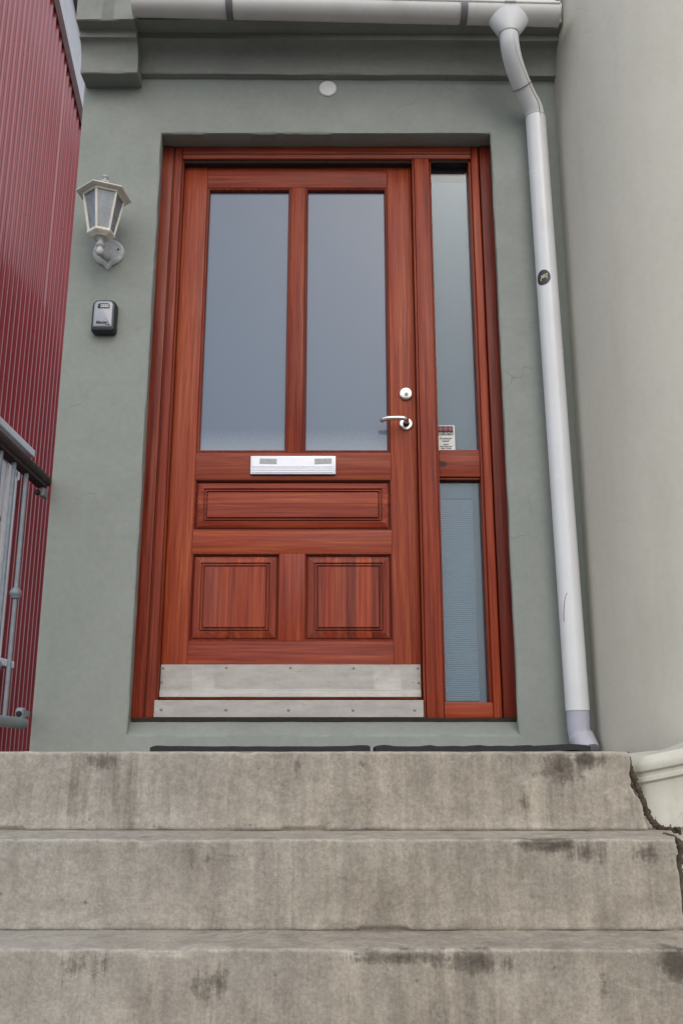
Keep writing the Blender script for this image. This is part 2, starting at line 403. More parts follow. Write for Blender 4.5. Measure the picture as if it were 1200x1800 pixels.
def text_bm(body, size, loc, shear=0.0, depth=.0006, bold=0.0, width=None):
    """lettering standing in the x-z plane, facing -y, centred on loc"""
    cu = bpy.data.curves.new('t', 'FONT'); cu.body = body; cu.size = size; cu.align_x = 'CENTER'; cu.align_y = 'CENTER'
    cu.extrude = depth; cu.shear = shear; cu.offset = bold; cu.resolution_u = 3
    o = bpy.data.objects.new('t', cu); COL.objects.link(o)
    dg = bpy.context.evaluated_depsgraph_get(); me = bpy.data.meshes.new_from_object(o.evaluated_get(dg))
    b = bmesh.new(); b.from_mesh(me); bpy.data.meshes.remove(me); bpy.data.objects.remove(o); bpy.data.curves.remove(cu)
    if width:
        xs = [v.co.x for v in b.verts]; k = width / max(1e-6, max(xs) - min(xs))
        for v in b.verts: v.co.x *= k
    for v in b.verts: v.co = Vector((v.co.x + loc[0], -v.co.z + loc[1], v.co.y + loc[2]))
    return b
def nz(x, y=0.0, z=0.0): return noise.noise(Vector((x, y, z)))

# ================================================================== SETTING
bm = bmesh.new(); S = 600
bm.faces.new([bm.verts.new(p) for p in ((-S, -S, -1.40), (S, -S, -1.40), (S, S, -1.40), (-S, S, -1.40))])
g = ob('ground', bm, 'asphalt'); g['kind'] = 'structure'

# ------------------------------------------------------------------ grey house
house = thing('rendered_house', 'grey-green rendered house front around the wooden door', 'house', (-.1, 0, -1.4))
OX0, OX1, OZ0, OZ1 = -.748, .619, .063, 2.494
def wall_mesh():
    b = bmesh.new()
    NS = 90
    def loop(x0, x1, z0, z1, ys, amp, seed, outer=False):
        pts = []
        cs = [(x0, z0), (x1, z0), (x1, z1), (x0, z1)]
        for s in range(4):
            (ax, az), (bx, bz) = cs[s], cs[(s + 1) % 4]
            for k in range(NS):
                t = k / NS; x, z = ax + (bx - ax) * t, az + (bz - az) * t
                y = ys if not callable(ys) else ys(x, z)
                if amp:
                    q = amp * (nz(x * 9, z * 9, seed) + .6 * nz(x * 31, z * 31, seed + 5))
                    if s in (0, 2): z += q
                    else: x += q
                pts.append(b.verts.new((x, y, z)))
        return pts
    L = [loop(-1.084, .96, -1.42, 3.12, 0, 0, 0), loop(OX0 - .012, OX1 + .012, OZ0 - .012, OZ1 + .012, 0, .0012, 1),
         loop(OX0 - .004, OX1 + .004, OZ0 - .004, OZ1 + .004, .0012, .0016, 1), loop(OX0, OX1, OZ0, OZ1, .006, .0022, 2),
         loop(OX0 - .009, OX1 + .012, .117, OZ1 + .002, .088, .0012, 3), loop(OX0 - .011, OX1 + .014, .117, OZ1 + .002, .20, 0, 3)]
    for q, s in zip(L, L[1:]):
        n = len(q)
        for k in range(n): b.faces.new((q[k], q[(k + 1) % n], s[(k + 1) % n], s[k]))
    # left flank and back
    f = [b.verts.new(p) for p in ((-1.084, 0, -1.42), (-1.084, 0, 3.12), (-1.084, 1.4, 3.12), (-1.084, 1.4, -1.42), (.96, 1.4, 3.12), (.96, 1.4, -1.42))]; b.faces.new(f[:4]); b.faces.new((f[2], f[3], f[5], f[4]))
    return b
ob('wall', wall_mesh(), 'grey', house, smooth=40)
b = bmesh.new()
f = [b.verts.new(p) for p in ((-.95, .21, .0), (.87, .21, .0), (.87, .21, 2.7), (-.95, .21, 2.7), (-.95, 1.36, .0), (.87, 1.36, .0), (.87, 1.36, 2.7), (-.95, 1.36, 2.7))]
for q in ((0, 1, 5, 4), (3, 2, 6, 7), (0, 4, 7, 3), (1, 5, 6, 2), (4, 5, 6, 7)): b.faces.new([f[i] for i in q])
ob('hallway', b, 'void', house)
# cornice: band, cove, soffit
def cj(x, i, y, z):
    a = .0022 if i in (1, 2, 3) else .0012
    return (x, y - a * nz(x * 6, i * .7), z + a * 1.3 * nz(x * 8 + 3, i * .5) - .012 * (x + .84) / 1.7)
prof = [(.0, 2.762), (-.028, 2.766), (-.031, 2.772), (-.031, 2.785)]
for k in range(9):
    t = k / 8 * math.pi / 2; prof.append((-.031 - .062 * (1 - math.cos(t)), 2.785 + .088 * math.sin(t)))
prof += [(-.102, 2.876), (-.102, 2.904), (-.170, 2.906), (-.170, 3.02), (.0, 3.02)]
xs = [-.842 + (.90 + .842) * k / 160 for k in range(161)]
ob('cornice', extrude_x(prof, xs, cj), 'trim', house, smooth=35)
cp = [(.0, 2.717), (-.088, 2.715), (-.091, 2.719), (-.092, 2.735)]
for k in range(1, 9):
    t = k / 8 * math.pi / 2; cp.append((-.092 - .044 * (1 - math.cos(t)), 2.735 + .108 * math.sin(t)))
cp += [(-.143, 2.846), (-.143, 2.872), (-.146, 2.876), (-.196, 2.878), (-.200, 2.882), (-.203, 3.10), (.0, 3.10)]
def kj(x, i, y, z): return (x + .002 * nz(y * 20, z * 20), y - .0016 * nz(x * 14, i * .9), z + .0016 * nz(x * 13 + 3, i * .7))
ob('corbel', extrude_x(cp, [-1.076 + .234 * k / 24 for k in range(25)], kj), 'trim', house, smooth=35)
ob('roof', extrude_x([(-.215, 3.035), (-.215, 3.055), (1.45, 3.215), (1.45, 3.19)], [-1.10, -.84, .878]), 'roofm', house)
ob('fascia', box(-.838, .878, -.186, -.1715, 2.912, 3.03, .003), 'white', house)
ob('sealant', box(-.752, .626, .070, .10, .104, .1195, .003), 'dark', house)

# ------------------------------------------------------------------ neighbouring cream house on the right
neigh = thing('plastered_house', 'cream plastered house wall with rounded corner right of the downpipe', 'house', (1.4, -.5, -1.4))
def path_right(off=0.0, n=24, a0=0, a1=66, r=.70, tail=True):
    """wall line that leaves the house corner and swings outwards: (x, y, turn in degrees)"""
    cx, cy = .884 + r, -.05; pts = []
    if a0 == 0: pts = [(.884 - off, 1.6, 0), (.884 - off, .6, 0), (.884 - off, .05, 0)]
    for k in range(n + 1):
        d = a0 + (a1 - a0) * k / n; a = math.pi + R(d)
        pts.append((cx + (r + off) * math.cos(a), cy + (r + off) * math.sin(a), d))
    x, y, d = pts[-1]
    for t in (.3, .9, 3.0): pts.append((x + t * math.sin(R(a1)), y - t * math.cos(R(a1)), a1))
    return pts
b = bmesh.new(); rows = []
for z in (-1.42, -.4, 0, .5, 1, 1.5, 2, 2.6, 3.2, 4.5, 6.5):
    rows.append([b.verts.new((x + .0055 * z, y, z)) for x, y, d in path_right()])
for q, s in zip(rows, rows[1:]):
    for k in range(len(q) - 1): b.faces.new((q[k], q[k + 1], s[k + 1], s[k]))
ob('wall', b, 'cream', neigh, smooth=True)
# plinth moulding that wraps the corner: (outset, z)
pp = [(-.02, .040), (.03, .036), (.07, .027), (.10, .015), (.112, .003), (.116, -.008), (.114, -.018), (.106, -.024), (.105, -.030), (.110, -.034), (.110, -.042), (.102, -.048), (.100, -.075),
      (.105, -.12), (.112, -.158), (.112, -.166), (.098, -.170), (.092, -.19), (.092, -1.42)]
OUT = smooth_path([(.682, -.86, 0), (.677, -.92, 0), (.677, -.98, 0), (.690, -1.045, 0), (.735, -1.072, 0), (.9, -1.068, 0), (1.3, -1.08, 0), (2.6, -1.12, 0)], 7)
b = bmesh.new(); rows = []
pp = [('c', .85, .040), ('c', .5, .036), ('c', .22, .027)] + [('o', o_, z) for o_, z in pp[3:]]
for (kind, o_, z) in pp:
    r_ = []
    for k, p in enumerate(OUT):
        t = (OUT[min(k + 1, len(OUT) - 1)] - OUT[max(k - 1, 0)]).normalized(); nn = Vector((t.y, -t.x, 0))
        if nn.dot(Vector((-1, -1, 0))) < 0: nn = -nn
        q = p.lerp(Vector((max(1.05, p.x + .12), -.40, 0)), o_) if kind == 'c' else p + nn * (o_ - .116)
        sag = -.20 * max(0, .84 - p.x) if z > -.15 else (-.05 * max(0, .84 - p.x) if z > -1 else 0)
        r_.append(b.verts.new((q.x + .002 * nz(q.x * 9, z * 9), q.y + .003 * nz(q.x * 11, z * 11, 3), z + sag + .003 * nz(q.x * 7, q.y * 7, 1))))
    rows.append(r_)
for q, s in zip(rows, rows[1:]):
    for k in range(len(q) - 1): b.faces.new((q[k], q[k + 1], s[k + 1], s[k]))
ob('plinth_moulding', b, 'plinth', neigh, smooth=40)

# ------------------------------------------------------------------ red corrugated house on the left
redh = thing('corrugated_house', 'red corrugated iron house side behind the railing on the left', 'house', (-1.95, 3, -1.4))
RX = -1.85
def roofline(y): return 5.42 - .491 * y          # rake falls away to the back
def sheet(y0, y1, lift):
    b = bmesh.new(); rows = []
    p = .068; n = int(round((y1 - y0) / p * 16))
    for k in range(n + 1):
        y = y0 + (y1 - y0) * k / n
        cs = ((1 + math.cos(y / p * 2 * math.pi)) / 2) ** 4.5
        x = RX + .020 * cs - .008 + lift + .0015 * nz(y * 3, 1)
        zt = roofline(y) + .05
        rows.append([b.verts.new((x + .002 * nz(y * 4, z * .8), y, z)) for z in (-1.39, -.3, .8, 1.9, 3.0, 4.0, zt)])
    for q, s in zip(rows, rows[1:]):
        for i in range(len(q) - 1): b.faces.new((q[i], q[i + 1], s[i + 1], s[i]))
    return b
SEAM = 1.140
for i, (a, c) in enumerate(((.38, SEAM), (SEAM, SEAM + .76), (SEAM + .76, SEAM + 1.52), (SEAM + 1.52, SEAM + 2.28), (SEAM + 2.28, SEAM + 3.04), (SEAM + 3.04, 5.2))):
    ob('corrugated_sheet', sheet(a - .02 if i else a, c, .0016 * (i % 2)), 'red', redh, smooth=True)
ob('backing_wall', box(-2.6, -1.880, .42, 5.2, -1.39, 2.8), 'void', redh)
# rake: soffit board, barge board, roof
def rake(x0, x1, dz0, dz1, ya=.30, yb=5.3):
    b = bmesh.new()
    v = [b.verts.new((x, y, roofline(y) + dz)) for x in (x0, x1) for y in (ya, yb) for dz in (dz0, dz1)]
    for q in ((0, 1, 3, 2), (4, 5, 7, 6), (0, 1, 5, 4), (2, 3, 7, 6), (0, 2, 6, 4), (1, 3, 7, 5)): b.faces.new([v[i] for i in q])
    return b
ob('barge_board', rake(-1.835, -1.80, .0, .36), 'wtrim', redh)
ob('roof', rake(-4.5, -1.77, .365, .40), 'roofm', redh)
# window with cap, casings and sill
win = bpy.data.objects.new('window', None); COL.objects.link(win); win.parent = redh; win.location = (0.1, -1.9, 2.3)
WY0, WY1 = .66, 1.49
ob('window_cap', box(-1.838, -1.750, WY0 - .13, WY1 + .215, 1.632, 1.676, .006), 'wtrim', win)
ob('casing', box(-1.838, -1.80, WY1 - .02, WY1 + .11, .478, 1.632, .004), 'wtrim', win)
ob('casing', box(-1.838, -1.80, WY0 - .11, WY0 + .02, .478, 1.632, .004), 'wtrim', win)
ob('head_board', box(-1.838, -1.802, WY0 + .02, WY1 - .02, 1.53, 1.632, .004), 'wtrim', win)
ob('sash', box(-1.845, -1.815, WY1 - .12, WY1 - .02, .478, 1.53, .004), 'wtrim', win)
ob('sash', box(-1.845, -1.815, WY0 + .02, WY0 + .075, .478, 1.53, .004), 'wtrim', win)
ob('glazing_bar', box(-1.845, -1.816, WY0 + .075, WY1 - .12, 1.15, 1.19, .003), 'wtrim', win)
ob('pane', box(-1.838, -1.832, WY0 + .07, WY1 - .11, .478, 1.54), 'frost', win)
ob('window_sill', box(-1.838, -1.755, WY0 - .13, WY1 + .20, .438, .4775, .006), 'wtrim', win)
b = lathe([(.002, -.012), (.030, -.012), (.034, 0), (.030, .012), (.002, .012)], (0, 0, 0), 'z', 18)
for v in b.verts: v.co = Vector((v.co.z - 1.812, v.co.x + WY1 + .118, v.co.y + 1.50))
ob('scroll', b, 'wtrim', win, smooth=40)

# ------------------------------------------------------------------ concrete steps
steps = thing('concrete_steps', 'weathered concrete steps with stained risers leading up to the door', 'steps', (-.2, -1.6, -1.4))
EDGE = [(-1.11, 0.0, .655), (-1.327, -.1728, .678), (-1.508, -.3449, .86), (-1.70, -.517, .95), (-1.90, -.690, .98), (-2.10, -.862, 1.0), (-2.30, -1.034, 1.0), (-2.50, -1.207, 1.0)]
def step_mesh(i):
    y0, zt, xe = EDGE[i]
    zb = EDGE[i + 1][1] - .012 if i + 1 < len(EDGE) else -1.41
    yb = 0.04 if i == 0 else (-.50 if i == 1 else EDGE[i - 1][0] + (.35 if i == 2 else .05))
    prof = []; dr = (yb - y0)
    nt_ = 26
    for k in range(nt_): prof.append((yb + (y0 + .02 - yb) * k / nt_, zt, 't'))
    for k in range(5):
        a = k / 4 * math.pi / 2; rr = .006
        prof.append((y0 + rr - rr * math.sin(a), zt - rr + rr * math.cos(a), 'n'))
    nr = 34
    for k in range(1, nr + 1): prof.append((y0, zt - .006 + (zb - zt + .006) * k / nr, 'r'))
    b = bmesh.new(); rows = []
    x0 = -1.30; nx = 330
    def disp(x, y, z, kind):
        sd = i * 7.3
        a = .0016 * nz(x * 4, z * 5, sd) + .0013 * nz(x * 14, z * 18, sd) + .0010 * nz(x * 42, z * 48, sd)
        if kind == 't': return Vector((x, y, z + .5 * (.003 * nz(x * 3, y * 5, sd) + .0025 * nz(x * 11, y * 14, sd)) + .0024 * nz(x * 1.3, 2.2, sd)))
        zz = z + .0024 * nz(x * 1.3, 2.2, sd) * max(0, 1 - (zt - z) / .05)
        if kind == 'n':
            ch = max(0, nz(x * 16, 7, sd) - .25) * .012 + max(0, nz(x * 55, 2, sd) - .3) * .006
            return Vector((x, y - a + ch * .6, zz - ch + .0022 * nz(x * 24, 1, sd)))
        lo = max(0.0, 1 - (z - zb - .012) / .035)
        if z < zb + .0145 + .004 * nz(x * 6, 8, sd): return Vector((x, y + .006 + .003 * nz(x * 30, 4, sd), z))
        a += lo * (.004 + .006 * nz(x * 9, 3, sd) + .004 * nz(x * 37, z * 60, sd))
        return Vector((x, y - a, zz))
    for k in range(nx + 1):
        t = k / nx; r_ = []
        for (y, z, kind) in prof:
            h = (zt - z) / .17
            if i == 0:
                e = (xe if kind != 't' else xe + (y - y0) * .27) + .036 * h + .011 * nz(z * 22, y * 5, 4) + .006 * nz(z * 70, 0, 2)
                e = min(e, .872)
            elif i == 1: e = xe + .30 * (y - y0) + .004 * h + .008 * nz(z * 25, y * 6, 9)
            else: e = xe
            x = x0 + (e - x0) * t
            r_.append(b.verts.new(disp(x, y, z, kind)))
        rows.append(r_)
    # ragged right end returns towards the back
    last = rows[-1]
    r_ = [b.verts.new((v.co.x + .27 * max(0, min(.40, yb - v.co.y)) + .004 * nz(v.co.z * 40, 5), max(v.co.y, min(v.co.y + .40, yb)), v.co.z - .003)) for v in last]
    rows.append(r_)
    for q, s in zip(rows, rows[1:]):
        for j in range(len(prof) - 1): b.faces.new((q[j], q[j + 1], s[j + 1], s[j]))
    return b
for i in range(len(EDGE)):
    ob('landing' if i == 0 else 'step', step_mesh(i), 'conc', steps, smooth=True, loc=(0, 0, 0))
# crumbling moss and mortar in the joint between the steps and the cream plinth
def crumbs(seed, path, n, rad, spread):
    rnd = random.Random(seed); b = bmesh.new()
    for k in range(n):
        t = rnd.random() * (len(path) - 1); j = min(int(t), len(path) - 2); p = Vector(path[j]).lerp(Vector(path[j + 1]), t - j)
        p += Vector((rnd.gauss(0, spread), rnd.gauss(0, spread * .6), rnd.gauss(0, spread)))
        c = bmesh.new(); bmesh.ops.create_icosphere(c, subdivisions=1, radius=rad * rnd.uniform(.35, 1.2))
        for v in c.verts: v.co = v.co * (1 + .45 * nz(v.co.x * 400 + k, v.co.y * 400, v.co.z * 400)) + p
        join(b, c)
    return b
def joint(path, r0):
    pts = smooth_path(path, 14); b_ = tube(pts, [r0 * (1 + .7 * nz(k * .55, 3) + .4 * nz(k * 1.7, 8)) for k in range(len(pts))], 9)
    for v in b_.verts: v.co += Vector((nz(v.co.x * 160, v.co.y * 160, v.co.z * 160), .5 * nz(v.co.z * 150, 4), nz(v.co.z * 170, v.co.x * 170, 6))) * .0035
    return b_
ob('crumbled_mortar', joint([(.664, -1.085, -.002), (.672, -1.09, -.05), (.690, -1.09, -.10), (.702, -1.09, -.14), (.722, -1.10, -.168), (.76, -1.13, -.172)], .0065), 'moss', steps, smooth=True)
ob('crumbled_mortar', joint([(.700, -1.20, -.176), (.700, -1.29, -.185), (.688, -1.305, -.23), (.686, -1.31, -.29), (.690, -1.31, -.34)], .0065), 'moss', steps, smooth=True)
o = ob('moss', crumbs(3, [(.662, -1.075, -.004), (.672, -1.09, -.05), (.690, -1.09, -.10), (.702, -1.09, -.14), (.722, -1.10, -.168), (.76, -1.14, -.172)], 230, .0030, .0036), 'moss', steps); o['kind'] = 'stuff'
o = ob('moss', crumbs(5, [(.700, -1.20, -.176), (.703, -1.29, -.185), (.690, -1.305, -.23), (.688, -1.31, -.29), (.692, -1.31, -.34)], 120, .0030, .0036), 'moss', steps); o['kind'] = 'stuff'

# ================================================================== DOOR FRAME
F = .085; L_ = .132
frame = thing('door_frame', 'red hardwood door frame with a narrow glazed sidelight on the right', 'door frame', (-.06, .11, .119))
def wob(name, bm_, mat, parent, c=(1, 1, 1)): return ob(name, bm_, mat, parent, smooth=30, col=c)
TZ = 2.53
def tone(): return tuple([random.uniform(.86, 1.12)] * 3)
# left jamb: outer board, groove, bead, rebate
jl = wob('jamb', box(-.768, -.7105, F, F + .09, .119, TZ, .004), 'woodv', frame, (.80, .74, .82))
wob('bead', box(-.7055, -.6725, F + .002, F + .09, .119, TZ, .006, 3), 'woodv', jl, (.92, .84, .88))
wob('rebate', box(-.7105, -.7055, F + .012, F + .088, .119, TZ), 'woodv', jl, (.5, .45, .45))
wob('stop', box(-.6725, -.668, F + .016, F + .10, .119, 2.4369, .001), 'woodv', jl, (.7, .65, .65))
# right jamb
jr = wob('jamb', box(.5835, .645, F - .004, F + .09, .119, TZ, .005), 'woodv', frame, (.72, .62, .68))
wob('bead', box(.548, .5795, F + .004, F + .09, .119, TZ, .005, 3), 'woodv', jr, (1.1, 1.0, .9))
wob('glazing_bead', box(.538, .5475, F + .016, F + .09, .177, 2.4335, .003), 'woodv', jr, (.85, .8, .85))
# head
hd = wob('head', box(-.672, .5475, F + .003, F + .09, 2.437, TZ, .005), 'woodh', frame, (1.0, .9, .9))
wob('bead', box(-.671, .5465, F - .002, F + .01, 2.4565, 2.4745, .004), 'woodh', hd, (1.05, .95, .9))
wob('head_shade_strip', box(-.667, .2985, F + .016, L_ - .001, 2.4245, 2.4368, .002), 'dark', hd)  # added dark strip standing in for the deep shade under the head
wob('head_shade_strip', box(.3795, .5375, F + .014, F + .0545, 2.4255, 2.4368, .002), 'dark', hd)  # same painted shade above the sidelight pane
# mullion
mu = wob('mullion', box(.306, .3695, F, F + .09, .119, 2.4365, .005), 'woodv', frame, (1.0, .92, .92))
wob('bead', box(.2985, .3045, F + .006, F + .05, .119, 2.4365, .002), 'woodv', mu, (.9, .85, .9))
wob('glazing_bead', box(.3705, .379, F + .018, F + .09, .177, 2.4335, .003), 'woodv', mu, (.7, .6, .6))
# transom and bottom rail of the sidelight
tr = wob('transom', box(.3795, .5375, F + .022, F + .09, 1.034, 1.144, .003), 'woodh', frame, (.86, .76, .78))
wob('drip', box(.3795, .5375, F + .030, F + .08, 1.024, 1.0325, .002), 'woodh', tr, (.5, .42, .42))
wob('bottom_rail', box(.3705, .5475, F + .005, F + .09, .119, .1765, .004), 'woodh', frame, (1.08, .95, .85))
# sidelight panes, film and blind
def pane_at(parent, x0, x1, y, z0, z1, mat, name='pane', th=.005):
    return ob(name, box(x0, x1, y, y + th, z0, z1), mat, parent, loc=((x0 + x1) / 2, y, z0))
pane_at(frame, .3775, .5395, F + .055, 1.1445, 2.4365, 'glass')
ob('frosted_film', box(.3775, .5395, F + .072, F + .0735, 1.1445, 2.368), 'film', frame)
pane_at(frame, .3775, .5395, F + .055, .1765, 1.0335, 'glass')
ob('frosted_film', box(.509, .5395, F + .078, F + .0795, .1765, 1.0335), 'film', frame)
# pleated blind behind the lower pane
pr = []
zz = .185
while zz < .955:
    pr += [(F + .076, zz), (F + .0715, zz + .0016), (F + .0715, zz + .0058)]; zz += .0078
ob('blind', extrude_x(pr, [.3705, .509], cap=False), 'blind', frame)
ob('blind_headrail', box(.3705, .509, F + .066, F + .085, .957, 1.0335, .002), 'film', frame)
# threshold plate with screws
tp = ob('threshold_plate', box(-.6745, .2955, F - .006, F + .06, .1225, .1835, .0015), 'steel', frame)
def screws(parent, pts, y, r=.0052):
    src = None
    for (x, z) in pts:
        if src is None:
            src = ob('screw', lathe([(.0005, -.0026), (r * .6, -.0024), (r, -.0008), (r, .002)], (x, y, z), 'y', 10), 'screw', parent, smooth=30, loc=(x, y, z)); p0 = Vector((x, y, z)); l0 = src.location.copy()
        else:
            c = src.copy(); COL.objects.link(c); c.parent = parent; c.location = l0 + Vector((x, y, z)) - p0
screws(tp, [(-.648, .150), (-.415, .149), (-.190, .148), (.041, .148), (.263, .148)], F - .0065)
wob('sill_board', box(-.768, .2975, F + .004, F + .09, .1195, .122, 0), 'woodh', frame, (.5, .45, .45))

# ================================================================== DOOR LEAF
L = .132
door = thing('front_door', 'red hardwood front door with two tall frosted panes and raised panels', 'door', (-.19, .15, .19))
T = .044
wob('stile', box(-.6665, -.5708, L, L + T, .19, 2.436, .0018), 'woodv', door, (1.06, 1.02, .98))
wob('stile', box(.1938, .2965, L, L + T, .19, 2.436, .0018), 'woodv', door, (.98, .92, .95))
wob('top_rail', box(-.5702, .1932, L, L + T, 2.3265, 2.436, .0018), 'woodh', door, (.98, .9, .92))
wob('lock_rail', box(-.5702, .1932, L, L + T, 1.0315, 1.141, .0018), 'woodh', door, (.84, .76, .80))
wob('middle_rail', box(-.5702, .1932, L, L + T, .737, .8262, .0018), 'woodh', door, (1.0, .9, .88))
wob('bottom_rail', box(-.5702, .1932, L, L + T, .19, .4015, .0018), 'woodh', door, (.96, .88, .88))
wob('muntin', box(-.212, -.154, L, L + T, 1.1415, 2.326, .0018), 'woodv', door, (.86, .78, .80))
wob('muntin', box(-.2335, -.1408, L, L + T, .402, .7365, .0018), 'woodv', door, (.98, .88, .88))
for (x0, x1) in ((-.5705, -.212), (-.154, .1935)):
    p = pane_at(door, x0 + .006, x1 - .006, L + .020, 1.1435, 2.322, 'frost')
    bd = rects(x0, x1, 1.141, 2.3265, [(0, L + .0035), (.0045, L + .0015), (.009, L + .0035), (.0125, L + .010), (.0128, L + .022)], cap=False)
    ob('glazing_bead', bd, 'woodv', p, smooth=30, col=(.62, .52, .55))
# raised panels: moulding, then glued staves cut from one raised field
def raised(x0, x1, z0, z1, cuts, axis, cols):
    mo = rects(x0, x1, z0, z1, [(0, L + .001), (.003, L + .0005), (.006, L + .005), (.0095, L + .016), (.0095, L + .024)], cap=False)
    pm = ob('panel', mo, 'woodv' if axis == 'x' else 'woodh', door, smooth=30, col=(.7, .62, .62))
    prof = [(.0085, L + .019), (.012, L + .019), (.0135, L + .0115), (.016, L + .0105), (.0350, L + .0050), (.0365, L + .0055), (.038, L + .013), (.0412, L + .013), (.0430, L + .0040), (.0465, L + .0035), (.048, L + .0115), (.0512, L + .0115), (.0535, L + .0015)]
    lim = [(x0 if axis == 'x' else z0) - 1] + cuts + [(x1 if axis == 'x' else z1) + 1]
    for k in range(len(lim) - 1):
        b = rects(x0, x1, z0, z1, prof)
        for c, s in ((lim[k] + .00035, -1), (lim[k + 1] - .00035, 1)):
            co = (c, 0, 0) if axis == 'x' else (0, 0, c); no = (s, 0, 0) if axis == 'x' else (0, 0, s)
            bmesh.ops.bisect_plane(b, geom=list(b.verts) + list(b.edges) + list(b.faces), plane_co=co, plane_no=no, clear_outer=True)
        ob('stave', b, 'woodv' if axis == 'x' else 'woodh', pm, col=cols[k])
raised(-.5705, .1935, .8262, 1.0315, [.884, .9335, .978], 'z', [(.98, .88, .86), (.98, .9, .88), (1.12, 1.06, 1.0), (.98, .88, .88)])
raised(-.5705, -.2335, .4015, .737, [-.462, -.402, -.335, -.292], 'x', [(1.0, .92, .9), (1.12, 1.1, 1.0), (1.06, 1.0, .96), (1.2, 1.22, 1.05), (.96, .86, .85)])
raised(-.1408, .1935, .4015, .737, [-.062, -.025, .020, .055, .115, .142], 'x', [(.96, .88, .86), (1.08, 1.0, .92), (.92, .86, .90), (.76, .70, .78), (1.10, .98, .90), (.74, .66, .72), (.94, .86, .86)])
# kick plate with folded drip
kp = extrude_x([(L - .0015, .3155), (L - .003, .3150), (L - .003, .2265), (L - .005, .2225), (L - .0085, .2205), (L - .0095, .2185), (L - .012, .1975), (L - .010, .1962), (L - .002, .200)], [-.6655 + .9565 * k / 60 for k in range(61)],
               lambda x, i, y, z: (x, y - .0007 * nz(x * 7, z * 9), z + .0006 * nz(x * 9, i)))
kp = ob('kick_plate', kp, 'steel', door, smooth=25)
screws(kp, [(-.657, .302), (-.425, .303), (-.188, .303), (.045, .302), (.281, .302), (-.660, .250), (.283, .249)], L - .0035, .0045)
# letter plate
lp = ob('letter_plate', box(-.3545, -.0225, L - .011, L, 1.049, 1.1235, .0022), 'alu', door, smooth=30)
ob('flap', box(-.3475, -.0295, L - .0135, L - .0105, 1.0775, 1.1185, .001), 'alu', lp)
for z in (1.0725, 1.0655, 1.0585): ob('ridge', box(-.3475, -.0295, L - .0128, L - .0108, z - .0026, z + .0014, .0007), 'alu', lp)
for (x, rt) in ((-.2855, R(1.5)), (-.0715, R(-1.5))):
    b = box(-.033, .033, -.0006, .0006, -.0105, .0105)
    bmesh.ops.rotate(b, verts=b.verts, matrix=Matrix.Rotation(rt, 3, 'Y')); bmesh.ops.translate(b, verts=b.verts, vec=(x, L - .0142, 1.1005))
    ob('tape_patch', b, 'patch', lp)
ob('plate_shade_strip', box(-.352, -.025, L - .006, L, 1.0455, 1.0488), 'dark', lp)  # dark strip painting the shadow line under the letter plate
# lock and handle
lk = ob('lock_cylinder', lathe([(.001, -.0125), (.0205, -.0125), (.0245, -.0105), (.0268, -.006), (.0268, .002)], (.2567, L, 1.385), 'y', 32), 'chrome', door, smooth=30)
ob('key_plug', lathe([(.001, -.0155), (.0075, -.0155), (.0085, -.0145), (.0085, -.012)], (.2580, L, 1.381), 'y', 20), 'steel', lk, smooth=30)
ob('keyhole', box(.2566, .2594, L - .0162, L - .0150, 1.3755, 1.3845), 'ink', lk)
hn = ob('handle_rosette', lathe([(.001, -.009), (.0225, -.009), (.0260, -.0065), (.0265, .001)], (.2555, L, 1.259), 'y', 32), 'chrome', door, smooth=30)
lv = smooth_path([(.2555, L - .006, 1.259), (.2555, L - .038, 1.2595), (.2515, L - .054, 1.2605), (.238, L - .0615, 1.2615), (.210, L - .0625, 1.262), (.180, L - .061, 1.261), (.164, L - .055, 1.2585), (.1565, L - .046, 1.256)], 6)
ob('lever', tube(lv, .0092, 16), 'chrome', hn, smooth=60)
ob('collar', lathe([(.001, -.018), (.0125, -.018), (.0135, -.009), (.0135, -.008)], (.2555, L, 1.259), 'y', 20), 'dark', hn, smooth=30)

# ================================================================== THINGS ON AND AROUND THE DOOR
# security sticker inside corner of the sidelight
st = thing('security_sticker', 'small white sticker with three red dots in the sidelight corner', 'sticker', (.4135, F + .0535, 1.1465))
Y = F + .0535
ob('backing', box(.3795, .4475, Y, Y + .0008, 1.1455, 1.2565), 'paper', st)
ob('header', box(.3815, .4415, Y - .0006, Y - .0001, 1.2145, 1.2525), 'ink', st)
for k in range(3):
    ob('red_dot', lathe([(.001, -.0012), (.0092, -.0012), (.0092, -.0006)], (.3915 + .0200 * k, Y, 1.2415), 'y', 18), 'redink', st)
ob('lettering', text_bm('SECURITAS', .013, (.4115, Y - .0010, 1.2205), 0, .0003, .0002, .057), 'paper', st)
for txt, z, wd, s in (('Öryggiskerfi', 1.2010, .048, .011), ('vaktað', 1.1905, .030, .011), ('Sími', 1.1765, .020, .007), ('Neyðarþjónusta', 1.1685, .048, .007), ('580 7000', 1.1600, .040, .007)):
    ob('lettering', text_bm(txt, s, (.4115, Y - .0005, z), 0, .0002, .0002, wd), 'ink', st)
# round cover on the wall
ob_ = ob('cover_disc', lathe([(.001, -.010), (.020, -.0098), (.034, -.008), (.0375, -.004), (.0375, .001)], (-.0577, 0, 2.7105), 'y', 36), 'white', smooth=30, loc=(-.0577, 0, 2.7105))
label(ob_, 'small round white cover disc on the wall above the door', 'cover')

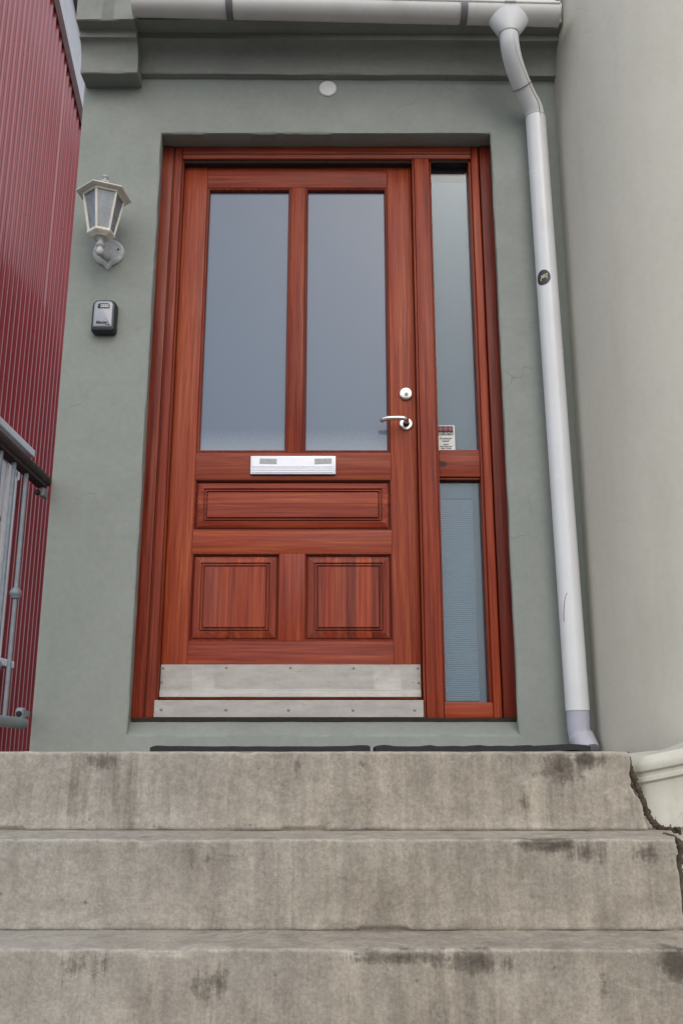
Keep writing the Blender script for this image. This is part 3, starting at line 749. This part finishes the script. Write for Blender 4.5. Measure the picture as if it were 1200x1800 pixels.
# wall lantern
LX, LY = -.927, -.14
lamp = thing('wall_lantern', 'weathered white hexagonal lantern on the wall left of the door', 'lamp', (-.9304, 0, 1.86))
A0 = R(-90 - 8)
def hexpt(r, z, k): a = A0 + k * math.pi / 3; return Vector((LX + r * math.cos(a), LY + r * math.sin(a), z))
def hexloft(prof, cap0=True, cap1=True):
    b = bmesh.new(); rings = [[b.verts.new(hexpt(r, z, k)) for k in range(6)] for r, z in prof]
    for q, s in zip(rings, rings[1:]):
        for k in range(6): b.faces.new((q[k], q[(k + 1) % 6], s[(k + 1) % 6], s[k]))
    if cap0: b.faces.new(rings[0])
    if cap1: b.faces.new(rings[-1])
    return b
# plate: rounded shield outline
out = []
for k in range(25):
    a = R(-32) + (math.pi + R(64)) * k / 24; out.append((.062 * math.cos(a), .058 * math.sin(a)))
out += [(-.040, -.046), (-.018, -.056), (0, -.078), (.018, -.056), (.040, -.046)]
def shield(y0, y1, y2, k2):
    b = bmesh.new(); rings = []
    for y, k in ((y0, 1), (y1, 1), (y2, k2)): rings.append([b.verts.new((-.9304 + px * k, y, 1.936 + pz * k)) for px, pz in out])
    n = len(out)
    for q, s in zip(rings, rings[1:]):
        for i in range(n): b.faces.new((q[i], q[(i + 1) % n], s[(i + 1) % n], s[i]))
    b.faces.new(rings[-1]); return b
pl = ob('back_plate', shield(.001, -.010, -.016, .86), 'lampz', lamp)
for sx in (-1, 1): ob('screw_hole', lathe([(.0005, -.0172), (.0045, -.0172), (.0045, -.0165)], (-.9304 + sx * .040, 0, 1.944), 'y', 12), 'ink', pl)
arm = smooth_path([(-.9304, -.012, 1.915), (-.930, -.055, 1.890), (-.928, -.105, 1.872), (LX, LY, 1.872)], 6)
ob('arm', tube(arm, [.015 - .005 * k / (len(arm) - 1) for k in range(len(arm))], 14), 'lampz', lamp, smooth=60)
ob('stem', lathe([(.001, 1.846), (.009, 1.848), (.0145, 1.856), (.0145, 1.866), (.0100, 1.874), (.0095, 1.879), (.0165, 1.886), (.0175, 1.892), (.011, 1.900), (.0105, 1.906), (.016, 1.914), (.020, 1.917), (.020, 1.922)], (LX, LY, 0), 'z', 20), 'lampz', lamp, smooth=45)
ob('base', hexloft([(.034, 1.9195), (.037, 1.922), (.050, 1.930), (.0535, 1.934), (.0535, 1.941), (.050, 1.944)]), 'lampw', lamp)
RB, RT_, ZB, ZT = .0475, .0765, 1.941, 2.098
for k in range(6):
    a, c = hexpt(RB, ZB, k), hexpt(RT_, ZT, k)
    ob('glazing_bar', tube([a, c], .0048, 4), 'lampw', lamp)
    p = [hexpt(RB - .003, ZB + .002, k), hexpt(RB - .003, ZB + .002, (k + 1) % 6), hexpt(RT_ - .003, ZT, (k + 1) % 6), hexpt(RT_ - .003, ZT, k)]
    b = bmesh.new(); nrm = ((p[1] - p[0]).cross(p[3] - p[0])).normalized() * .0018
    q = [b.verts.new(v) for v in p] + [b.verts.new(v - nrm) for v in p]
    for f in ((0, 1, 2, 3), (4, 5, 6, 7), (0, 1, 5, 4), (1, 2, 6, 5), (2, 3, 7, 6), (3, 0, 4, 7)): b.faces.new([q[i] for i in f])
    ob('pane', b, 'lglass', lamp)
ob('top_rim', hexloft([(.0805, 2.092), (.0815, 2.101), (.073, 2.101), (.073, 2.092), (.0805, 2.092)], False, False), 'lampw', lamp)
rf = ob('lantern_roof', hexloft([(.072, 2.1005), (.104, 2.1015), (.107, 2.1035), (.106, 2.1065), (.058, 2.134), (.026, 2.152), (.018, 2.160), (.010, 2.164)]), 'lampw', lamp)
ob('finial', lathe([(.022, 2.158), (.020, 2.164), (.008, 2.170), (.006, 2.176), (.0075, 2.182), (.0125, 2.187), (.0120, 2.192), (.006, 2.1965), (.0005, 2.198)], (LX, LY, 0), 'z', 18), 'lampz', rf, smooth=45)
ob('bulb', lathe([(.010, 1.945), (.012, 1.975), (.022, 2.005), (.027, 2.03), (.022, 2.053), (.010, 2.062), (.001, 2.063)], (LX, LY, 0), 'z', 20), 'bulb', lamp, smooth=45)

# key box
kb = thing('key_lock_box', 'black and silver combination key box on the wall below the lantern', 'key box', (-.926, 0, 1.58))
def roundrect(cx, cz, w, h, rt, rb, n=7):
    pts = []
    for (sx, sz, r, a0) in ((1, 1, rt, 0), (-1, 1, rt, 90), (-1, -1, rb, 180), (1, -1, rb, 270)):
        ox, oz = cx + sx * (w / 2 - r), cz + sz * (h / 2 - r)
        for k in range(n): a = R(a0 + 90 * k / (n - 1)); pts.append((ox + r * math.cos(a), oz + r * math.sin(a)))
    return pts
def slab(layers):
    b = bmesh.new(); rings = [[b.verts.new((x, y, z)) for x, z in pts] for y, pts in layers]
    n = len(rings[0])
    for q, s in zip(rings, rings[1:]):
        for i in range(n): b.faces.new((q[i], q[(i + 1) % n], s[(i + 1) % n], s[i]))
    b.faces.new(rings[0]); b.faces.new(rings[-1]); return b
KX, KZ = -.924, 1.6445
ob('shell', slab([(.0, roundrect(KX, KZ, .088, .130, .022, .012)), (-.004, roundrect(KX, KZ, .094, .136, .024, .014)), (-.030, roundrect(KX, KZ, .094, .136, .024, .014)), (-.040, roundrect(KX, KZ, .086, .128, .022, .012)), (-.042, roundrect(KX, KZ, .080, .122, .02, .010))]), 'black', kb, smooth=40)
fc = ob('face_plate', slab([(-.040, roundrect(KX, KZ + .002, .074, .112, .018, .006)), (-.0465, roundrect(KX, KZ + .003, .071, .108, .017, .005)), (-.048, roundrect(KX, KZ + .003, .067, .104, .016, .004))]), 'silver', kb, smooth=40)
ob('dial_window', slab([(-.0478, roundrect(KX + .001, KZ + .0365, .046, .021, .009, .002)), (-.0486, roundrect(KX + .001, KZ + .0365, .046, .021, .009, .002))]), 'ink', fc)
for k in range(4):
    w_ = ob('dial_wheel', box(KX - .0105 + k * .0083, KX - .0040 + k * .0083, -.0498, -.048, KZ + .0295, KZ + .0425, .0006), 'dial', fc)
for k, t in enumerate('4114'):
    ob('digit', text_bm(t, .011, (KX - .00725 + k * .0083, -.0500, KZ + .036), 0, .0001, 0), 'ink', fc)
ob('release_button', box(KX - .0195, KX - .0135, -.0500, -.0482, KZ + .030, KZ + .041, .001), 'black', fc)
ob('lettering', text_bm('Master', .0165, (KX - .003, -.0484, KZ - .034), .25, .0002, .0006, .047), 'ink', fc)
ob('lettering', text_bm('Lock', .008, (KX + .020, -.0484, KZ - .0435), .2, .0002, .0003, .016), 'ink', fc)

# ------------------------------------------------------------------ gutter
gut = thing('roof_gutter', 'white half-round gutter along the eave above the door', 'gutter', (0, -.235, 2.92))
GR = .050; GY = -.240
def gz(x): return 2.919 - .0285 * (x + .80)
def gut_ring(x, r0, a0=180, a1=360, n=16, lip=True):
    pts = [(GY + r0 * math.cos(R(a0 + (a1 - a0) * k / n)), gz(x) + r0 * math.sin(R(a0 + (a1 - a0) * k / n))) for k in range(n + 1)]
    return pts
b = bmesh.new(); rows = []
for k in range(29):
    x = -.834 + (.866 + .834) * k / 28
    o_ = gut_ring(x, GR); i_ = gut_ring(x, GR - .003)[::-1]
    lipc = [(GY - GR - .001 + .006 * math.cos(R(a)), gz(x) + .004 + .006 * math.sin(R(a))) for a in range(0, 360, 45)]
    rows.append([b.verts.new((x, y, z)) for y, z in o_ + i_])
n_ = len(rows[0])
for q, s in zip(rows, rows[1:]):
    for i in range(n_): b.faces.new((q[i], q[(i + 1) % n_], s[(i + 1) % n_], s[i]))
b.faces.new(rows[0]); b.faces.new(rows[-1])
ob('trough', b, 'white', gut, smooth=40)
ob('rolled_rim', tube([(-.834, GY - GR + .002, gz(-.834) + .004), (.866, GY - GR + .002, gz(.866) + .004)], .0075, 12), 'white', gut, smooth=50)
for xe_ in (-.834, .866):
    b = bmesh.new(); r1 = [b.verts.new((xe_, y, z)) for y, z in gut_ring(xe_, GR + .002)]; r2 = [b.verts.new((xe_ + (.004 if xe_ > 0 else -.004), y, z)) for y, z in gut_ring(xe_, GR + .002)]
    for i in range(len(r1) - 1): b.faces.new((r1[i], r1[i + 1], r2[i + 1], r2[i]))
    b.faces.new(r1); b.faces.new(r2); ob('end_cap', b, 'white', gut)
for xb in (-.447, .488):
    b = bmesh.new(); rr = []
    for x in (xb - .0135, xb + .0135): rr.append([[b.verts.new((x, y, z)) for y, z in gut_ring(xb, r_, 172, 368)] for r_ in (GR + .0015, GR + .0045)])
    for i in range(len(rr[0][0]) - 1):
        for (p, q) in ((rr[0][0], rr[0][1]), (rr[0][1], rr[1][1]), (rr[1][1], rr[1][0])): b.faces.new((p[i], p[i + 1], q[i + 1], q[i]))
    ob('bracket', b, 'strap', gut, smooth=40)

# ------------------------------------------------------------------ downpipe
dp = thing('downpipe', 'white rainwater downpipe with funnel and rusty bend in the right corner', 'downpipe', (.81, -.06, 0))
FX = .668
b = bmesh.new(); rows = []
NP = 40; NK = 8
for j in range(NK + 1):
    t = j / NK; row = []
    for k in range(NP):
        a = 2 * math.pi * k / NP
        tx, ty = .081 * math.cos(a), (GR + .0035) * math.sin(a)
        tz = gz(FX) - math.sqrt(max(0, (GR + .0035) ** 2 - ty ** 2)) + .004
        bx, by, bz = .0395 * math.cos(a), .0395 * math.sin(a) + .006, gz(FX) - .104
        e = t ** .85
        row.append(b.verts.new((FX + bx + (tx - bx) * e, GY + by + (ty - by) * e, bz + (tz - bz) * t)))
    rows.append(row)
for q, s in zip(rows, rows[1:]):
    for k in range(NP): b.faces.new((q[k], q[(k + 1) % NP], s[(k + 1) % NP], s[k]))
fn = ob('funnel', b, 'pipe', dp, smooth=50)
ob('hook_strap', box(FX - .020, FX + .020, GY - GR - .012, GY - GR + .004, gz(FX) - .004, gz(FX) + .016, .003), 'pipe', fn)
zf = gz(FX) - .104
PX, PY, PR = .797, -.056, .0395
bend = smooth_path([(FX, GY + .006, zf + .03), (FX, GY + .007, zf + .004), (FX + .005, GY + .022, zf - .042), (FX + .024, GY + .058, zf - .092), (FX + .056, GY + .104, zf - .138), (FX + .090, GY + .146, zf - .178), (PX - .014, PY - .016, zf - .208), (PX - .003, PY - .003, zf - .236), (PX, PY, zf - .262)], 8)
h_ = 34
ob('bend', tube(bend[:h_ + 1], [PR - .0015] * (h_ + 1), 28), 'pipe', dp, smooth=50)
ob('bend', tube(bend[h_:], [PR + .001] + [PR - .0005] * (len(bend) - h_ - 1), 28), 'pipe', dp, smooth=50)
def ring(p, t, r, w_, mat, parent, arc=(0, 360), n=28, name='seam'):
    t = Vector(t).normalized(); a = (Vector((0, -1, 0)) - t * t.dot(Vector((0, -1, 0)))).normalized(); c = t.cross(a)
    pts = [Vector(p) + (a * math.cos(R(arc[0] + (arc[1] - arc[0]) * k / n)) + c * math.sin(R(arc[0] + (arc[1] - arc[0]) * k / n))) * r for k in range(n + 1)]
    ob(name, tube(pts, w_, 6), mat, parent, smooth=60)
ring(bend[h_], bend[h_ + 1] - bend[h_ - 1], PR + .0012, .0018, 'rust', dp, (-40, 110))
# lengthwise seam along the front of the bend
sp = []
for i in range(10, len(bend)):
    t = (bend[min(i + 1, len(bend) - 1)] - bend[i - 1]).normalized(); a = (Vector((0, -1, 0)) + t * t.y).normalized(); c = t.cross(a)
    sp.append(bend[i] + (a * math.cos(R(-14)) + c * math.sin(R(-14))) * (PR + .0006))
ob('seam', tube(sp, [.0003 + .0012 * k / len(sp) for k in range(len(sp))], 6), 'rust', dp)
zt_ = bend[-1].z
PB = .8145
ob('pipe', tube([(PX + (PB - PX) * k / 12, PY, zt_ + .012 + (.140 - zt_ - .012) * k / 12) for k in range(13)], [PR + .0018] * 13, 32), 'pipe', dp, smooth=50)
ring((PX, PY, zt_ + .012), (0, 0, 1), PR + .0012, .0012, 'rust', dp, (-100, 100))
shoe = smooth_path([(PB, PY, .150), (PB, PY, .10), (PB + .001, PY - .001, .065), (PB + .010, PY - .012, .035), (PB + .018, PY - .030, .004)], 6)
ob('shoe', tube(shoe, [PR + (.004 if q.z < .058 else -.0005) for q in shoe], 28), 'shoe', dp, smooth=50)
# thin scratches on the lower pipe
scr = [(PB - .008 + .04 * math.sin(q), PY - .0418 * math.cos(q), z) for q, z in ((-.70, .44), (-.68, .47), (-.60, .50), (-.45, .525), (-.30, .535))]
ob('scratch', tube([(PB - .003 + .0418 * math.sin(q), PY - .0418 * math.cos(q), z) for q, z in ((-.86, .445), (-.83, .475), (-.74, .505), (-.60, .53), (-.42, .545))], .0009, 5), 'rust', dp)
# round sticker wrapped on the pipe
zs = 1.78; xs_ = PX + (PB - PX) * (zt_ - zs) / (zt_ - .14); rs = PR + .0024
sk = thing('pipe_sticker', 'round dark sticker with pale lettering on the white downpipe', 'sticker', (xs_, PY - rs, zs))
def wrap(bm_, ctr, tilt=0.0, lift=0.0):
    for v in bm_.verts:
        a = ctr + v.co.x / rs; r_ = rs + lift - v.co.y
        v.co = Vector((xs_ + r_ * math.sin(a), PY - r_ * math.cos(a), zs + v.co.z))
    return bm_
b = bmesh.new(); cv = b.verts.new((0, 0, 0)); rg = []
for ri in (.3, .6, .85, 1.0):
    rg.append([b.verts.new((.0285 * ri * math.cos(2 * math.pi * k / 28), 0, .0325 * ri * math.sin(2 * math.pi * k / 28))) for k in range(28)])
for k in range(28): b.faces.new((cv, rg[0][k], rg[0][(k + 1) % 28]))
for q, s in zip(rg, rg[1:]):
    for k in range(28): b.faces.new((q[k], q[(k + 1) % 28], s[(k + 1) % 28], s[k]))
ob('disc', wrap(b, R(-33)), 'navy', sk)
tb = text_bm('202', .019, (0, 0, .003), .25, .0002, .0004, .030); bmesh.ops.subdivide_edges(tb, edges=tb.edges, cuts=1)
for v in tb.verts: v.co.z += v.co.x * .25
ob('lettering', wrap(tb, R(-31), 0, .0008), 'yellow', sk)
b = box(-.013, .015, -.0002, .0002, -.0095, -.0065)
for v in b.verts: v.co.z += v.co.x * .25
ob('lettering', wrap(b, R(-31), 0, .0008), 'yellow', sk)

# ------------------------------------------------------------------ door mats
def door_mat(x0, x1, y0, y1, seed, lumps, text):
    b = bmesh.new(); nx, ny = 90, 14; th = .0165
    def zc(x, t):
        z = .002 + .004 * max(0, nz(x * 5, seed)) + .003 * max(0, nz(x * 13, seed + 3))
        for (lx, lw, lh) in lumps: z += lh * max(0, 1 - abs(x - lx) / lw)
        return z
    top, bot = [], []
    for k in range(nx + 1):
        x = x0 + (x1 - x0) * k / nx; e = .003 * nz(x * 20, seed)
        top.append([b.verts.new((x, y0 + (y1 - y0) * j / ny + (e if j == 0 else 0), zc(x, j / ny) + th * (.8 if j in (0, ny) or k in (0, nx) else 1))) for j in range(ny + 1)])
        bot.append([b.verts.new((x, y0 + (y1 - y0) * j / ny + (e if j == 0 else 0), zc(x, j / ny) - .0022)) for j in range(ny + 1)])
    for g_ in (top, bot):
        for q, s in zip(g_, g_[1:]):
            for j in range(ny): b.faces.new((q[j], q[j + 1], s[j + 1], s[j]))
    for j in (0, ny):
        for k in range(nx): b.faces.new((top[k][j], top[k + 1][j], bot[k + 1][j], bot[k][j]))
    for k in (0, nx):
        for j in range(ny): b.faces.new((top[k][j], top[k][j + 1], bot[k][j + 1], bot[k][j]))
    o = ob('door_mat', b, 'mat', loc=((x0 + x1) / 2, (y0 + y1) / 2, 0)); label(o, text, 'door mat', 'door mats on the landing'); return o
door_mat(-.605, .091, -.30, -.06, 1, [(-.585, .02, .003), (.06, .12, .002)], 'flat black rubber door mat directly below the door')
door_mat(.107, .775, -.35, -.09, 4, [(.135, .035, .004), (.275, .03, .004), (.43, .03, .004), (.585, .035, .004), (.72, .09, .007)], 'lumpy black rubber door mat below the sidelight and downpipe')

# ------------------------------------------------------------------ railing
rl = thing('stair_railing', 'galvanised railing with dark brown handrail left of the steps', 'railing', (-1.095, -.3, .08))
HX = -1.104
yE = -2.9
def prism_y(prof, ys, bm_=None):
    b = bmesh.new(); rows = []
    for y in ys: rows.append([b.verts.new((x, y, z + .0012 * nz(y * 9, x * 40))) for x, z in prof])
    n = len(prof)
    for q, s in zip(rows, rows[1:]):
        for i in range(n): b.faces.new((q[i], q[(i + 1) % n], s[(i + 1) % n], s[i]))
    b.faces.new(rows[0]); b.faces.new(rows[-1]); return b
hp = [(HX - .026, .966), (HX - .018, .962), (HX + .014, .962), (HX + .018, .966), (HX + .021, .980), (HX + .018, .994), (HX + .010, 1.002), (HX - .018, 1.002), (HX - .028, .994), (HX - .030, .980)]
YL = -1.06
ys_ = [-.006 + (YL + .006) * k / 24 for k in range(25)]
ob('handrail', prism_y(hp, ys_), 'darkrail', rl, smooth=50)
ob('flat_bar', box(HX - .022, HX + .014, YL, -.03, .948, .9612, .002), 'darkrail', rl)
ob('rail_bracket', box(HX - .008, HX + .012, -.052, -.001, .912, .9475, .006), 'strap', rl)
ob('rail_bolt', lathe([(.001, -.008), (.009, -.007), (.011, -.002), (.011, .004)], (HX - .012, -.056, .925), 'y', 14), 'darkrail', rl, smooth=40)
ob('bottom_tube', tube([(HX + .004, -.045, .098), (HX + .004, YL, .098)], .019, 18), 'galv', rl, smooth=50)
br = bmesh.new(); box(HX - .006, HX + .014, -.060, -.001, .118, .140, .004, 2, br); box(HX - .014, HX + .016, -.085, -.045, .100, .150, .010, 3, br)
ob('tube_bracket', br, 'galv', rl, smooth=40)
ob('bracket_bolt', lathe([(.001, -.010), (.008, -.009), (.010, -.003), (.010, .0)], (HX + .002, -.085, .128), 'y', 14), 'darkrail', rl, smooth=40)
balls = [.523, .27, .72]
for k in range(7):
    y = -.215 - .125 * k; zb = balls[k % 3]
    bl = ob('baluster', tube([(HX, y, .10), (HX, y, .952)], .0076, 12), 'galv', rl, smooth=50)
    ob('collar', lathe([(.010, -.019), (.015, -.017), (.0155, -.012), (.019, -.008), (.0205, 0), (.019, .008), (.0155, .012), (.012, .016), (.0095, .019)], (HX, y, zb), 'z', 18), 'galv', bl, smooth=40)
ob('end_post', box(HX - .02, HX + .02, YL - .04, YL, .0, .962, .004), 'galv', rl)
